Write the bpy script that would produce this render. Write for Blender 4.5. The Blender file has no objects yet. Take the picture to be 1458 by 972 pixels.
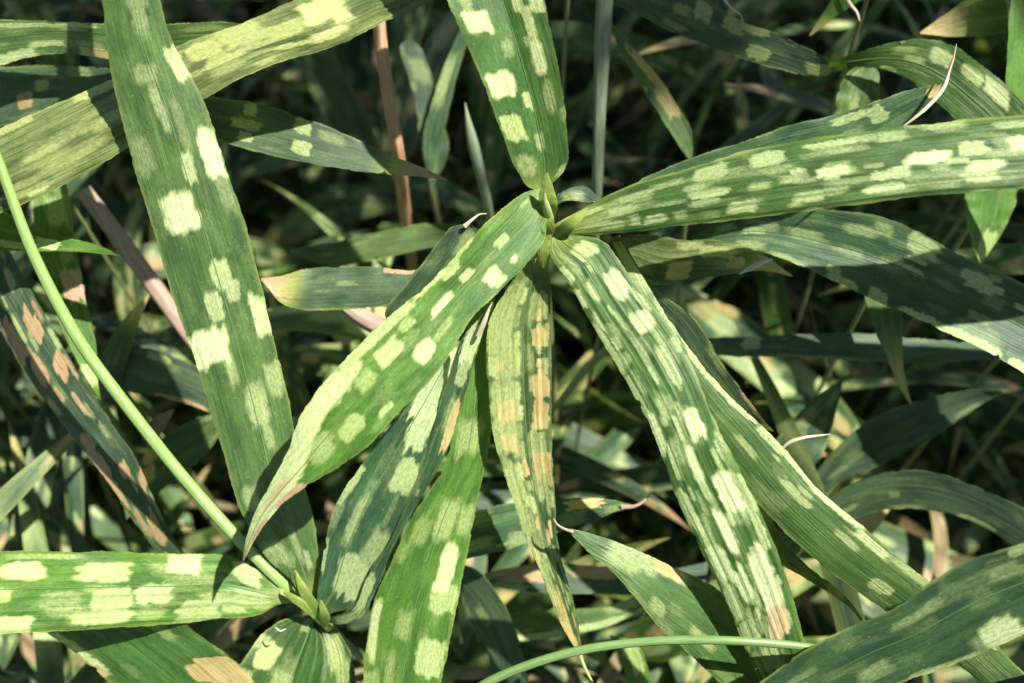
import bpy, math, random
import numpy as np
from mathutils import Vector

# ------------------------------------------------------------------ camera, world, sun, exposure
sc = bpy.context.scene
col = sc.collection
TILT = math.radians(35.0)           # camera looks down, 35 degrees off straight down
CAM_H = 0.56                        # metres above the soil
FPX, CX, CY = 1417.5, 729.0, 486.0  # focal length in photograph pixels (35 mm lens, 1458 px)
cam_data = bpy.data.cameras.new("camera")
cam = bpy.data.objects.new("camera", cam_data); col.objects.link(cam)
cam.location = (0, 0, CAM_H); cam.rotation_euler = (TILT, 0, 0)
cam_data.lens = 35; cam_data.sensor_width = 36
cam_data.clip_start = 0.005; cam_data.clip_end = 200
cam_data.dof.use_dof = True; cam_data.dof.focus_distance = 0.282; cam_data.dof.aperture_fstop = 7
sc.camera = cam

SUN = Vector((0.46, 0.02, 0.88)).normalized()
w = bpy.data.worlds.new("World"); sc.world = w; w.use_nodes = True
sky = w.node_tree.nodes.new("ShaderNodeTexSky"); sky.sky_type = 'NISHITA'; sky.sun_disc = False
sky.sun_elevation = math.asin(SUN.z); sky.sun_rotation = math.atan2(SUN.x, SUN.y)
bg = w.node_tree.nodes["Background"]; bg.inputs[1].default_value = 0.066
w.node_tree.links.new(sky.outputs[0], bg.inputs[0])
sl = bpy.data.lights.new("sun", 'SUN'); sl.energy = 5.0; sl.angle = math.radians(0.8); sl.color = (1.0, 0.97, 0.92)
so = bpy.data.objects.new("sun", sl); col.objects.link(so)
so.rotation_euler = SUN.to_track_quat('Z', 'Y').to_euler()
sc.view_settings.view_transform = 'Standard'; sc.view_settings.look = 'None'
sc.view_settings.exposure = 1.2; sc.view_settings.gamma = 1
sc.render.engine = 'CYCLES'
try:
    sc.cycles.use_denoising = True
    sc.cycles.max_bounces = 6; sc.cycles.transmission_bounces = 4; sc.cycles.diffuse_bounces = 4
except Exception:
    pass

ct, st = math.cos(TILT), math.sin(TILT)
def unproject(px, py, d):
    """photograph pixel + distance along the view axis (m) -> world point (arrays welcome)"""
    x = (px - CX) / FPX * d; y = -(py - CY) / FPX * d; z = -d
    return np.stack([x, y * ct - z * st, y * st + z * ct + CAM_H], -1)
def project(p):
    x, y, z = p[0], p[1], p[2] - CAM_H
    yc = y * ct + z * st; zc = -y * st + z * ct
    d = -zc
    return CX + FPX * x / d, CY - FPX * yc / d, d

# ------------------------------------------------------------------ materials
def leaf_material(name, g1, g2, blotch, tan, rough=0.42, transl=0.28, tcol=(0.20, 0.36, 0.04), vein=0.7, spec=0.26, yellow=(0.42, 0.45, 0.10)):
    m = bpy.data.materials.new(name); m.use_nodes = True
    nt = m.node_tree; nt.nodes.clear(); N = nt.nodes.new; K = nt.links.new
    out = N("ShaderNodeOutputMaterial")
    at = N("ShaderNodeAttribute"); at.attribute_name = "pattern"
    sp = N("ShaderNodeSeparateColor"); K(at.outputs["Color"], sp.inputs[0])
    uv = N("ShaderNodeUVMap"); uv.uv_map = "UVMap"
    oi = N("ShaderNodeObjectInfo")
    off = N("ShaderNodeVectorMath"); off.operation = 'ADD'
    comb = N("ShaderNodeCombineXYZ"); K(oi.outputs["Random"], comb.inputs[2])
    sc3 = N("ShaderNodeVectorMath"); sc3.operation = 'SCALE'; sc3.inputs[3].default_value = 40; K(comb.outputs[0], sc3.inputs[0])
    K(uv.outputs[0], off.inputs[0]); K(sc3.outputs[0], off.inputs[1])
    def noise(sx, sy, detail=3, rough_=0.55):
        mp = N("ShaderNodeMapping"); mp.inputs["Scale"].default_value = (sx, sy, 1); K(off.outputs[0], mp.inputs[0])
        n = N("ShaderNodeTexNoise"); n.inputs["Scale"].default_value = 1; n.inputs["Detail"].default_value = detail
        n.inputs["Roughness"].default_value = rough_; K(mp.outputs[0], n.inputs[0]); return n.outputs[0]
    def ramp(x, a, b, lo=0.0, hi=1.0):
        r = N("ShaderNodeMapRange"); r.clamp = True
        for i, v in enumerate((a, b, lo, hi)): r.inputs[i + 1].default_value = v
        K(x, r.inputs[0]); return r.outputs[0]
    def math_(op, a, b=None):
        n = N("ShaderNodeMath"); n.operation = op
        for i, v in enumerate((a, b)):
            if v is None: continue
            if isinstance(v, (int, float)): n.inputs[i].default_value = v
            else: K(v, n.inputs[i])
        return n.outputs[0]
    def mix(f, a, b, mode='MIX'):
        n = N("ShaderNodeMix"); n.data_type = 'RGBA'; n.blend_type = mode; n.clamp_factor = True
        for s, v in ((n.inputs[0], f), (n.inputs[6], a), (n.inputs[7], b)):
            if isinstance(v, (int, float)): s.default_value = v
            elif isinstance(v, tuple): s.default_value = (*v, 1)
            else: K(v, s)
        return n.outputs[2]
    big = noise(0.7, 2.2); streak = noise(0.4, 21, 3); fine = noise(9, 17, 3, 0.75); grain = noise(13, 13, 1, 0.6)
    mid_ = noise(3, 9, 3)
    green = mix(ramp(big, 0.38, 0.62), tuple(c * .86 for c in g1), tuple(c * 1.08 for c in g2))
    val = math_('MULTIPLY', ramp(streak, 0.3, 0.7, 1 - 0.23 * vein, 1 + 0.23 * vein), ramp(fine, 0.3, 0.7, 0.76, 1.24))
    val = math_('MULTIPLY', val, ramp(oi.outputs["Random"], 0, 1, 0.86, 1.14))
    hsv = N("ShaderNodeHueSaturation"); K(green, hsv.inputs["Color"]); K(val, hsv.inputs["Value"])
    green = hsv.outputs[0]
    # chlorotic blotches: baked vein-bounded cells, ragged by grain
    r = math_('ADD', sp.outputs[0], math_('MULTIPLY', math_('SUBTRACT', fine, 0.5), math_('MULTIPLY', ramp(sp.outputs[0], 0, .5), 0.75)))
    r = math_('MULTIPLY', ramp(r, 0.08, 1.0, 0, 0.97), ramp(fine, 0.32, 0.6, 0.70, 1.0))
    r = math_('MULTIPLY', r, ramp(streak, 0.55, 0.74, 1.0, 0.62))
    pg = tuple(c * f for c, f in zip(blotch, (0.74, 0.82, 0.62)))
    bl = mix(ramp(sp.outputs[0], 0.86, 1.0), pg, blotch)
    bl = mix(ramp(mid_, 0.35, 0.7, 0, .6), bl, pg)
    c = mix(r, green, bl)
    y = math_('MULTIPLY', sp.outputs[2], ramp(mid_, 0.3, 0.6, 0.7, 1.0))
    c = mix(y, c, yellow)
    t = math_('ADD', sp.outputs[1], math_('MULTIPLY', math_('SUBTRACT', fine, 0.5), math_('MULTIPLY', ramp(sp.outputs[1], 0, .5), 0.9)))
    tc = mix(ramp(mid_, 0.35, 0.65), tan, tuple(x * f for x, f in zip(tan, (0.80, 0.72, 0.60))))
    c = mix(ramp(t, 0.15, 0.8), c, tc)
    # dust specks
    c = mix(ramp(grain, 0.75, 0.80, 0, 0.45), c, (0.5, 0.52, 0.42))
    pr = N("ShaderNodeBsdfPrincipled"); K(c, pr.inputs["Base Color"])
    K(ramp(fine, 0.3, 0.7, rough - 0.06, rough + 0.08), pr.inputs["Roughness"])
    pr.inputs["Specular IOR Level"].default_value = spec
    bm_ = N("ShaderNodeBump"); bm_.inputs["Strength"].default_value = 0.5; bm_.inputs["Distance"].default_value = 0.0005
    hgt = math_('ADD', streak, math_('MULTIPLY', fine, 0.35)); K(hgt, bm_.inputs["Height"]); K(bm_.outputs[0], pr.inputs["Normal"])
    tr = N("ShaderNodeBsdfTranslucent")
    K(mix(0.5, mix(1.0, c, (1.7, 1.7, 1.0), 'MULTIPLY'), tcol), tr.inputs[0])
    ms = N("ShaderNodeMixShader"); ms.inputs[0].default_value = transl
    K(pr.outputs[0], ms.inputs[1]); K(tr.outputs[0], ms.inputs[2]); K(ms.outputs[0], out.inputs[0])
    return m

PALE = (0.68, 0.70, 0.35); TAN = (0.50, 0.41, 0.175)
M = {
 'green': leaf_material('green_leaf', (0.040, 0.098, 0.020), (0.058, 0.128, 0.026), PALE, TAN),
 'bright': leaf_material('fresh_leaf', (0.062, 0.150, 0.022), (0.095, 0.195, 0.030), (0.68, 0.73, 0.36), (0.54, 0.36, 0.24), transl=0.34, tcol=(0.14, 0.34, 0.04)),
 'grey': leaf_material('greyish_leaf', (0.058, 0.124, 0.036), (0.090, 0.165, 0.042), (0.70, 0.73, 0.42), TAN, rough=0.42),
 'blue': leaf_material('bluish_leaf', (0.030, 0.074, 0.032), (0.046, 0.100, 0.038), (0.55, 0.62, 0.32), TAN, rough=0.46, transl=0.16),
 'olive': leaf_material('olive_leaf', (0.085, 0.120, 0.034), (0.15, 0.185, 0.060), (0.66, 0.64, 0.30), TAN, vein=2.0),
 'pale': leaf_material('streaked_leaf', (0.044, 0.108, 0.025), (0.074, 0.152, 0.036), (0.70, 0.75, 0.42), (0.58, 0.48, 0.27), vein=1.0),
 'tan': leaf_material('tanned_leaf', (0.045, 0.085, 0.026), (0.075, 0.120, 0.036), (0.48, 0.51, 0.23), (0.50, 0.415, 0.17), vein=0.9),
 'dark': leaf_material('dark_shaded_leaf', (0.028, 0.062, 0.028), (0.046, 0.085, 0.036), (0.45, 0.48, 0.23), (0.40, 0.28, 0.15), transl=0.15, spec=0.35, rough=0.5),  # dark green with the understorey's shade put into the colour
 'dry': leaf_material('dry_leaf', (0.15, 0.108, 0.055), (0.23, 0.17, 0.09), (0.40, 0.32, 0.20), (0.16, 0.09, 0.05), transl=0.15, tcol=(0.3, 0.2, 0.1), rough=0.6, spec=0.25),
}
def stem_material(name, c1, c2, rough=0.42, transl=0.0):
    m = bpy.data.materials.new(name); m.use_nodes = True
    nt = m.node_tree; N = nt.nodes.new; K = nt.links.new; pr = nt.nodes["Principled BSDF"]
    tc = N("ShaderNodeUVMap"); tc.uv_map = "UVMap"
    mp = N("ShaderNodeMapping"); mp.inputs["Scale"].default_value = (1.2, 22, 1); K(tc.outputs[0], mp.inputs[0])
    n = N("ShaderNodeTexNoise"); n.inputs["Scale"].default_value = 1.0; n.inputs["Detail"].default_value = 4; K(mp.outputs[0], n.inputs[0])
    r = N("ShaderNodeValToRGB"); r.color_ramp.elements[0].position = 0.35; r.color_ramp.elements[1].position = 0.65
    r.color_ramp.elements[0].color = (*c1, 1); r.color_ramp.elements[1].color = (*c2, 1)
    K(n.outputs[0], r.inputs[0]); K(r.outputs[0], pr.inputs["Base Color"]); pr.inputs["Roughness"].default_value = rough
    b = N("ShaderNodeBump"); b.inputs["Strength"].default_value = 0.3; b.inputs["Distance"].default_value = 0.0003
    K(n.outputs[0], b.inputs["Height"]); K(b.outputs[0], pr.inputs["Normal"])
    if transl: pr.inputs["Subsurface Weight"].default_value = transl; pr.inputs["Subsurface Radius"].default_value = (0.002, 0.002, 0.001)
    return m
S = {
 'green': stem_material('green_stem', (0.16, 0.28, 0.065), (0.24, 0.36, 0.10)),
 'arc': stem_material('grass_stem', (0.11, 0.20, 0.055), (0.16, 0.26, 0.08)),
 'culm': stem_material('culm', (0.13, 0.16, 0.05), (0.24, 0.26, 0.10), 0.5),
 'sheath': stem_material('leaf_sheath', (0.26, 0.32, 0.085), (0.40, 0.42, 0.15), 0.5),
 'pink': stem_material('dry_stick', (0.26, 0.17, 0.125), (0.38, 0.265, 0.20), 0.65),
 'brown': stem_material('brown_stick', (0.34, 0.18, 0.09), (0.48, 0.28, 0.16), 0.65),
 'grey': stem_material('grey_stem', (0.12, 0.16, 0.09), (0.20, 0.24, 0.14), 0.5),
 'white': stem_material('dried_tip', (0.34, 0.25, 0.165), (0.62, 0.54, 0.41), 0.6),
 'rib': stem_material('midrib', (0.07, 0.145, 0.038), (0.10, 0.18, 0.048), 0.45),
 'ribdark': stem_material('dark_midrib', (0.05, 0.105, 0.028), (0.075, 0.14, 0.038), 0.45),
}

# ------------------------------------------------------------------ helpers
def link(name, me, parent=None):
    o = bpy.data.objects.new(name, me); col.objects.link(o)
    if parent is not None: o.parent = parent
    return o
def tag(o, label=None, cat=None, group=None, kind=None):
    if label: o["label"] = label
    if cat: o["category"] = cat
    if group: o["group"] = group
    if kind: o["kind"] = kind
    return o
def empty(name, label, cat, loc=(0, 0, 0), group=None):
    o = bpy.data.objects.new(name, None); col.objects.link(o); o.location = loc
    o.empty_display_size = 0.01
    return tag(o, label, cat, group)
def spline(pts, n, even=True):
    """smooth curve through pts (k, m) sampled at n points, equal arc steps"""
    p = np.asarray(pts, float)
    if len(p) == 2:
        t = np.linspace(0, 1, n)[:, None]; return p[0] * (1 - t) + p[1] * t
    seg = np.maximum(np.linalg.norm(np.diff(p, axis=0), axis=1), 1e-6)
    t = np.concatenate([[0], np.cumsum(seg)])
    m = np.zeros_like(p)
    d = np.diff(p, axis=0) / seg[:, None]
    m[0] = d[0]; m[-1] = d[-1]
    for i in range(1, len(p) - 1):
        m[i] = (d[i - 1] * seg[i] + d[i] * seg[i - 1]) / (seg[i] + seg[i - 1])
    def ev(x):
        i = np.clip(np.searchsorted(t, x, side='right') - 1, 0, len(p) - 2)
        h = seg[i]; s = ((x - t[i]) / h)[:, None]; h = h[:, None]
        return ((2*s**3 - 3*s**2 + 1) * p[i] + (s**3 - 2*s**2 + s) * h * m[i] + (-2*s**3 + 3*s**2) * p[i+1] + (s**3 - s**2) * h * m[i+1])
    f = ev(np.linspace(0, t[-1], 400))
    a = np.concatenate([[0], np.cumsum(np.linalg.norm(np.diff(f, axis=0), axis=1))])
    q = np.linspace(0, a[-1], n)
    return np.stack([np.interp(q, a, f[:, k]) for k in range(p.shape[1])], 1)
def sstep(x): x = np.clip(x, 0, 1); return x * x * (3 - 2 * x)
def smooth_list(vals, n):
    v = np.asarray(vals, float)
    if v.ndim == 0 or len(v) == 1: return np.full(n, float(np.ravel(v)[0]))
    return spline(np.stack([np.linspace(0, 1, len(v)) * (abs(v).max() + 1), v], 1), n)[:, 1]
def grid_mesh(name, P, pat, UV, mat):
    """P (nu, nv, 3) points, pat (nu, nv, 3) pattern, UV (nu, nv, 2) in cm -> mesh"""
    nu, nv = P.shape[:2]
    idx = np.arange(nu * nv).reshape(nu, nv)
    q = np.stack([idx[:-1, :-1], idx[1:, :-1], idx[1:, 1:], idx[:-1, 1:]], -1).reshape(-1, 4)
    me = bpy.data.meshes.new(name)
    me.vertices.add(nu * nv); me.vertices.foreach_set("co", P.reshape(-1).astype(np.float32))
    me.loops.add(q.size); me.loops.foreach_set("vertex_index", q.reshape(-1).astype(np.int32))
    me.polygons.add(len(q)); me.polygons.foreach_set("loop_start", (np.arange(len(q)) * 4).astype(np.int32))
    me.polygons.foreach_set("use_smooth", np.ones(len(q), bool))
    me.update(calc_edges=True)
    if pat is not None:
        a = me.attributes.new("pattern", 'FLOAT_COLOR', 'POINT')
        c = np.ones((nu * nv, 4), np.float32); c[:, :3] = pat.reshape(-1, 3); a.data.foreach_set("color", c.reshape(-1))
    ul = me.uv_layers.new(name="UVMap")
    ul.data.foreach_set("uv", UV.reshape(-1, 2)[q.reshape(-1)].astype(np.float32).reshape(-1))
    me.materials.append(mat)
    return me
def tube_mesh(name, pts, rad, mat, sides=10, n=60):
    """round tapering tube through 3-D pts"""
    p = spline(pts, n); r = smooth_list(rad, n)
    tan = np.gradient(p, axis=0); tan /= np.linalg.norm(tan, axis=1)[:, None] + 1e-12
    ref = np.array([0.31, 0.22, 0.92]) if abs(tan[n // 2][2]) < 0.9 else np.array([0.95, 0.2, 0.1])
    b = np.cross(tan, ref); b /= np.linalg.norm(b, axis=1)[:, None]; c = np.cross(tan, b)
    a = np.linspace(0, 2 * np.pi, sides + 1)
    P = p[:, None] + r[:, None, None] * (np.cos(a)[None, :, None] * b[:, None] + np.sin(a)[None, :, None] * c[:, None])
    s = np.concatenate([[0], np.cumsum(np.linalg.norm(np.diff(p, axis=0), axis=1))]) * 100
    UV = np.stack(np.broadcast_arrays(s[:, None], (a / 6.283 * 0.6)[None, :]), -1)
    return grid_mesh(name, P, None, UV, mat)

rng = np.random.default_rng(7)
def value_noise(u, v, seed):
    """smooth 2-D value noise on arrays"""
    r = np.random.default_rng(seed).random((64, 64))
    iu = np.floor(u).astype(int); iv = np.floor(v).astype(int); fu = sstep(u - iu); fv = sstep(v - iv)
    g = lambda a, b: r[a % 64, b % 64]
    return (g(iu, iv) * (1 - fu) + g(iu + 1, iv) * fu) * (1 - fv) + (g(iu, iv + 1) * (1 - fu) + g(iu + 1, iv + 1) * fu) * fv

def bake_spots(U, V, Wd, spots, seed):
    """U arc length along leaf, V 0..1 across, Wd width (same unit as U); spots (u0, v0, L, W, s, kind)"""
    rs = np.random.default_rng(seed)
    R = np.zeros_like(U); T = np.zeros_like(U)
    NS = 15
    k = np.clip((V * NS).astype(int), 0, NS - 1)
    for (u0, v0, Ln, Wn, s, kd) in spots:
        jl = rs.uniform(0.84, 1.14, NS + 1); jo = rs.uniform(-0.08, 0.08, NS + 1)
        xs = (np.arange(NS + 1) + .5) / NS
        jl_ = 0.5 * jl[k] + 0.5 * np.interp(V, xs, jl); jo_ = 0.5 * jo[k] + 0.5 * np.interp(V, xs, jo)
        wob = value_noise(U * (9.0 / max(Wn, 1e-6)) * .35 + 200, V * 22 + s * 7, seed + 3) - 0.5
        du = np.abs(U - u0 - jo_ * Ln) / (Ln / 2 * 0.98 * jl_)
        dv = np.abs((V - v0) * Wd) / (Wn / 2 * 1.03) * (1 + 0.22 * wob)
        q = (du ** 5 + dv ** 5) ** 0.2 + 0.13 * wob
        soft = 0.26 if s >= 0.7 else 0.75
        a = sstep((1 - q) / soft + 0.5)
        a = a * min(s, 1.0)
        if kd == 't': T = np.maximum(T, a)
        else: R = np.maximum(R, a)
    return R, T

LEAF_N = [0]; SUNLIT = []
def leaf(e1, e2, dep, mat, roll=(0,), fold=0.0, camber=0.0, mid=0.5, pleat=0.006, spots=(), faint=6, parent=None,
         name="leaf", nu=260, nv=46, base_y=0.0, tip_t=0.0, edge=0.45, midrib=None, wave=0.02, haze=0.2, sunlit=True, ss=1.0, dashes=0, dash_t=0.0, cells=0, base_len=0.07, tip_len=0.05, tipcol=0):
    """a leaf blade from its two outline edges (photograph pixels, base to tip), depths in cm"""
    LEAF_N[0] += 1; seed = LEAF_N[0] * 13 + 5
    A = spline(e1, nu); B = spline(e2, nu)
    v = np.linspace(0, 1, nv)
    vm = np.interp(v, [0, mid, 1], [0, 0.5, 1])          # 0.5 at the midrib
    P2 = A[:, None] * (1 - v)[None, :, None] + B[:, None] * v[None, :, None]
    ctr = (A + B) / 2
    arc = np.concatenate([[0], np.cumsum(np.linalg.norm(np.diff(ctr, axis=0), axis=1))])
    wid = np.linalg.norm(A - B, axis=1)
    d0 = smooth_list(dep, nu); rl = smooth_list(roll, nu)
    cm = d0 / FPX                                          # cm per pixel
    hw = wid * cm / 2
    x = 1 - np.abs(2 * vm - 1)
    t = np.linspace(0, 1, nu)
    D = d0[:, None] + rl[:, None] * (v - 0.5)[None, :]
    D = D + (fold * hw)[:, None] * x[None, :] - (camber * hw)[:, None] * (1 - (2 * vm - 1) ** 2)[None, :]
    D = D + (pleat * hw)[:, None] * 0.45 * np.cos(2 * np.pi * 6 * vm)[None, :] + (pleat * 0.3 * hw)[:, None] * np.cos(2 * np.pi * 11 * vm + 1)[None, :]
    rs = np.random.default_rng(seed)
    for q in range(3):
        fr = rs.uniform(1.5, 6); ph = rs.uniform(0, 6.28, 2)
        D = D + (wave * hw)[:, None] * (np.sin(6.283 * fr * t + ph[0])[:, None] * (2 * v - 1)[None, :] + 0.5 * np.sin(6.283 * fr * 1.3 * t + ph[1])[:, None] * ((2 * v - 1) ** 2)[None, :])
    # tiny ragged serration of the margins
    jag = rs.normal(0, 1, (nu, 2)) * 0.3
    for c_ in range(2):
        jag[:, c_] += 1.6 * (value_noise(arc / 14, arc * 0 + 5 * c_, seed + 9) - .5) + 2.4 * (value_noise(arc / 55, arc * 0 + 5 * c_, seed + 8) - .5)
        for q in range(rs.integers(0, 3)):
            jag[:, c_] += (1 - 2 * c_) * rs.uniform(2, 5) * np.exp(-((arc - rs.uniform(.1, .9) * arc[-1]) / rs.uniform(2, 5)) ** 2)
    dirn = (B - A) / (wid[:, None] + 1e-6)
    P2[:, 0] += dirn * (jag[:, :1]) * np.minimum(1, wid / 30)[:, None]; P2[:, -1] += dirn * (jag[:, 1:]) * np.minimum(1, wid / 30)[:, None]
    P = unproject(P2[..., 0], P2[..., 1], D / 100)
    if sunlit and mat != 'dark' and d0.mean() < 31.6: SUNLIT.append(P[::6, ::5].reshape(-1, 3))
    U = np.broadcast_to(arc[:, None], (nu, nv)); V = np.broadcast_to(vm[None, :], (nu, nv)); Wd = np.broadcast_to(wid[:, None], (nu, nv))
    sl_ = []
    for s in spots:
        dd = (P2[..., 0] - s[0]) ** 2 + (P2[..., 1] - s[1]) ** 2
        i, j = np.unravel_index(np.argmin(dd), dd.shape)
        sl_.append((arc[i], vm[j], s[2] * ss, s[3] * ss, s[4], s[5] if len(s) > 5 else 'b'))
    for q in range(faint):
        wd = wid.max(); Ln = rs.uniform(0.25, 0.7) * wd
        sl_.append((rs.uniform(0.05, 0.95) * arc[-1], rs.uniform(0.08, 0.92), Ln, rs.uniform(0.06, 0.2) * wd, rs.uniform(0.2, 0.5), 'b'))
    for q in range(dashes):                                # small vein-bound dashes
        wd = wid.max()
        sl_.append((rs.uniform(0.04, 0.97) * arc[-1], rs.uniform(0.06, 0.94), rs.uniform(.14, .42) * wd, rs.uniform(.05, .10) * wd, rs.uniform(.45, .9), 't' if rs.random() < dash_t else 'b'))
    if cells:                                              # rows of small cells between the veins
        for vc in (.08, .19, .30, .41, .66, .78, .90):
            a_ = rs.uniform(0.03, .08) * arc[-1]
            while a_ < arc[-1] * .95:
                ln = rs.uniform(.16, .36) * wid.max(); wl = np.interp(a_, arc, wid)
                if rs.random() < cells: sl_.append((a_ + ln / 2, vc + rs.uniform(-.02, .02), ln, .105 * wl, rs.uniform(.55, .95), 't' if rs.random() < dash_t else 'b'))
                a_ += ln * rs.uniform(1.02, 1.3)
    R, T = bake_spots(U, V, Wd, sl_, seed)
    R = np.maximum(R, haze * sstep((value_noise(U / 40, V * 9, seed) - 0.55) / 0.3))
    Y = 0.55 * edge * value_noise(U / 60 + 100, V * 3, seed + 1) * 1.6 * (sstep((0.03 - V) / 0.03 + 0.3) + sstep((V - 0.97) / 0.03 + 0.3))
    Y = np.maximum(Y, base_y * sstep((base_len - t) / base_len)[:, None] + 0 * V)
    if tip_t:
        tt = sstep((t - (1 - tip_len * (0.9 + 0.4 * 0))) / (tip_len * 0.35))[:, None] * tip_t + 0 * V
        jt = rs.uniform(-0.35, 0.35, 16)[np.clip((V * 15).astype(int), 0, 15)]
        tt = sstep((t[:, None] - (1 - tip_len * (1 + jt))) / (tip_len * 0.3)) * tip_t
        T = np.maximum(T, tt); Y = np.maximum(Y, 0.7 * sstep((t[:, None] - (1 - tip_len * 1.7)) / tip_len) * (1 - tt))
    pat = np.stack([R, T, np.clip(Y, 0, 1)], -1)
    UV = np.stack([U * d0.mean() / FPX + seed, np.broadcast_to((v[None, :] - .5) * (wid * cm)[:, None], (nu, nv))], -1)
    o = link(name, grid_mesh(name, P, pat, UV, M[mat]), parent)
    if midrib:
        k = 5
        tt = np.linspace(0, int(nu * 0.97) - 1, 120).astype(int)
        dv = np.linspace(-1, 1, k) * (1.15 / np.maximum(wid[tt], 8))[:, None] * (1 - 0.55 * t[tt])[:, None]
        # point on the blade at the midrib, lifted slightly towards the light side
        jm = np.clip(mid + dv, 0, 1) * (nv - 1)
        j0 = np.clip(jm.astype(int), 0, nv - 2); fj = jm - j0
        PD = D[tt[:, None], j0] * (1 - fj) + D[tt[:, None], j0 + 1] * fj
        PX = P2[tt[:, None], j0] * (1 - fj)[..., None] + P2[tt[:, None], j0 + 1] * fj[..., None]
        lift = np.array([0.0, 0.014, 0.022, 0.014, 0.0]) - 0.003
        Q = unproject(PX[..., 0], PX[..., 1], (PD - lift[None, :]) / 100)
        UVm = np.stack([np.broadcast_to(arc[tt][:, None] * 0.02, (120, k)), np.broadcast_to(np.linspace(0, .05, k)[None], (120, k))], -1)
        link("midrib", grid_mesh("midrib", Q, None, UVm, S[midrib]), o)
    return o
def ptube(name, pts, rad, mat, parent=None, sides=10, n=60):
    """tube through (x, y, depth cm) with radii in pixels"""
    p = np.array([unproject(a, b, c / 100) for a, b, c in pts]); dm = np.mean([c for *_, c in pts]) / 100
    return link(name, tube_mesh(name, p, np.asarray(rad, float) * dm / FPX, S[mat], sides, n), parent)
def culm_to_ground(x, y, d, parent, r0=0.0011, lean=(0.01, 0.02), name="culm", mat='culm'):
    p = unproject(x, y, d / 100)
    g = np.array([p[0] + lean[0], p[1] + lean[1], -0.005])
    m1 = p * 0.6 + g * 0.4 + np.array([lean[0] * .3, lean[1] * .3, 0])
    return link(name, tube_mesh(name, [p, m1, g], [r0 * 0.8, r0, r0 * 1.2], S[mat], 8, 24), parent)

# ------------------------------------------------------------------ ground
def ground():
    m = bpy.data.materials.new("soil"); m.use_nodes = True
    nt = m.node_tree; N = nt.nodes.new; K = nt.links.new; pr = nt.nodes["Principled BSDF"]
    g = N("ShaderNodeNewGeometry")
    n1 = N("ShaderNodeTexNoise"); n1.inputs["Scale"].default_value = 60; n1.inputs["Detail"].default_value = 8; K(g.outputs["Position"], n1.inputs[0])
    r = N("ShaderNodeValToRGB"); r.color_ramp.elements[0].color = (0.012, 0.009, 0.006, 1); r.color_ramp.elements[1].color = (0.06, 0.042, 0.028, 1)
    r.color_ramp.elements[0].position = 0.35; r.color_ramp.elements[1].position = 0.7
    K(n1.outputs[0], r.inputs[0]); K(r.outputs[0], pr.inputs["Base Color"]); pr.inputs["Roughness"].default_value = 0.95
    b = N("ShaderNodeBump"); b.inputs["Distance"].default_value = 0.004; K(n1.outputs[0], b.inputs["Height"]); K(b.outputs[0], pr.inputs["Normal"])
    t = np.linspace(-1, 1, 161); c = np.sign(t) * np.abs(t) ** 3 * 60
    X, Y = np.meshgrid(c, c + 0.35, indexing='ij')
    Z = 0.010 * (value_noise(X * 30 + 300, Y * 30 + 300, 3) - 0.5) - 0.008
    P = np.stack([X, Y, Z], -1)
    o = link("ground", grid_mesh("ground", P, None, np.stack([X, Y], -1), m)); tag(o, kind="structure")
ground()

# ------------------------------------------------------------------ the central shoot, seen from above
def shoot_origin(x, y, d): return tuple(unproject(x, y, d / 100))
central = empty("bamboo_shoot", "central sunlit bamboo shoot, a whorl of long green leaves with pale blotches", "bamboo shoot")
# leaf rising to the top edge
leaf([(768, 272), (752, 266), (738, 246), (718, 197), (697, 143), (663, 58), (637, 0), (612, -90), (590, -240), (610, -420)],
     [(774, 274), (786, 262), (806, 240), (808, 190), (799, 112), (776, 5), (752, -90), (700, -240), (612, -420)],
     [28.2, 26.8, 26.2, 26.2, 27], 'green', roll=[0, .5, .6, .6], fold=.34, mid=.56, parent=central, base_y=.4, midrib='ribdark', edge=.25, faint=1, haze=.04,
     spots=[(680,32,36,34,1),(713,119,38,34,1),(731,182,38,27,.85),(750,234,30,24,.5),(752,143,24,12,.8),(769,200,24,12,.65),(767,81,50,20,.95),
            (753,34,48,14,.85),(738,7,22,18,.8),(765,5,26,22,.9),(752,59,15,14,.6),(782,139,45,18,.5),(724,68,26,14,.4),(799,244,20,12,.8),(801,163,22,11,.4)])
leaf([(772, 282), (745, 262), (730, 240), (712, 192)], [(772, 284), (758, 274), (742, 258), (714, 192)], [28.8, 28.6, 28.4], 'dark', parent=central, nu=60, nv=16, faint=0, edge=.3)
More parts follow.
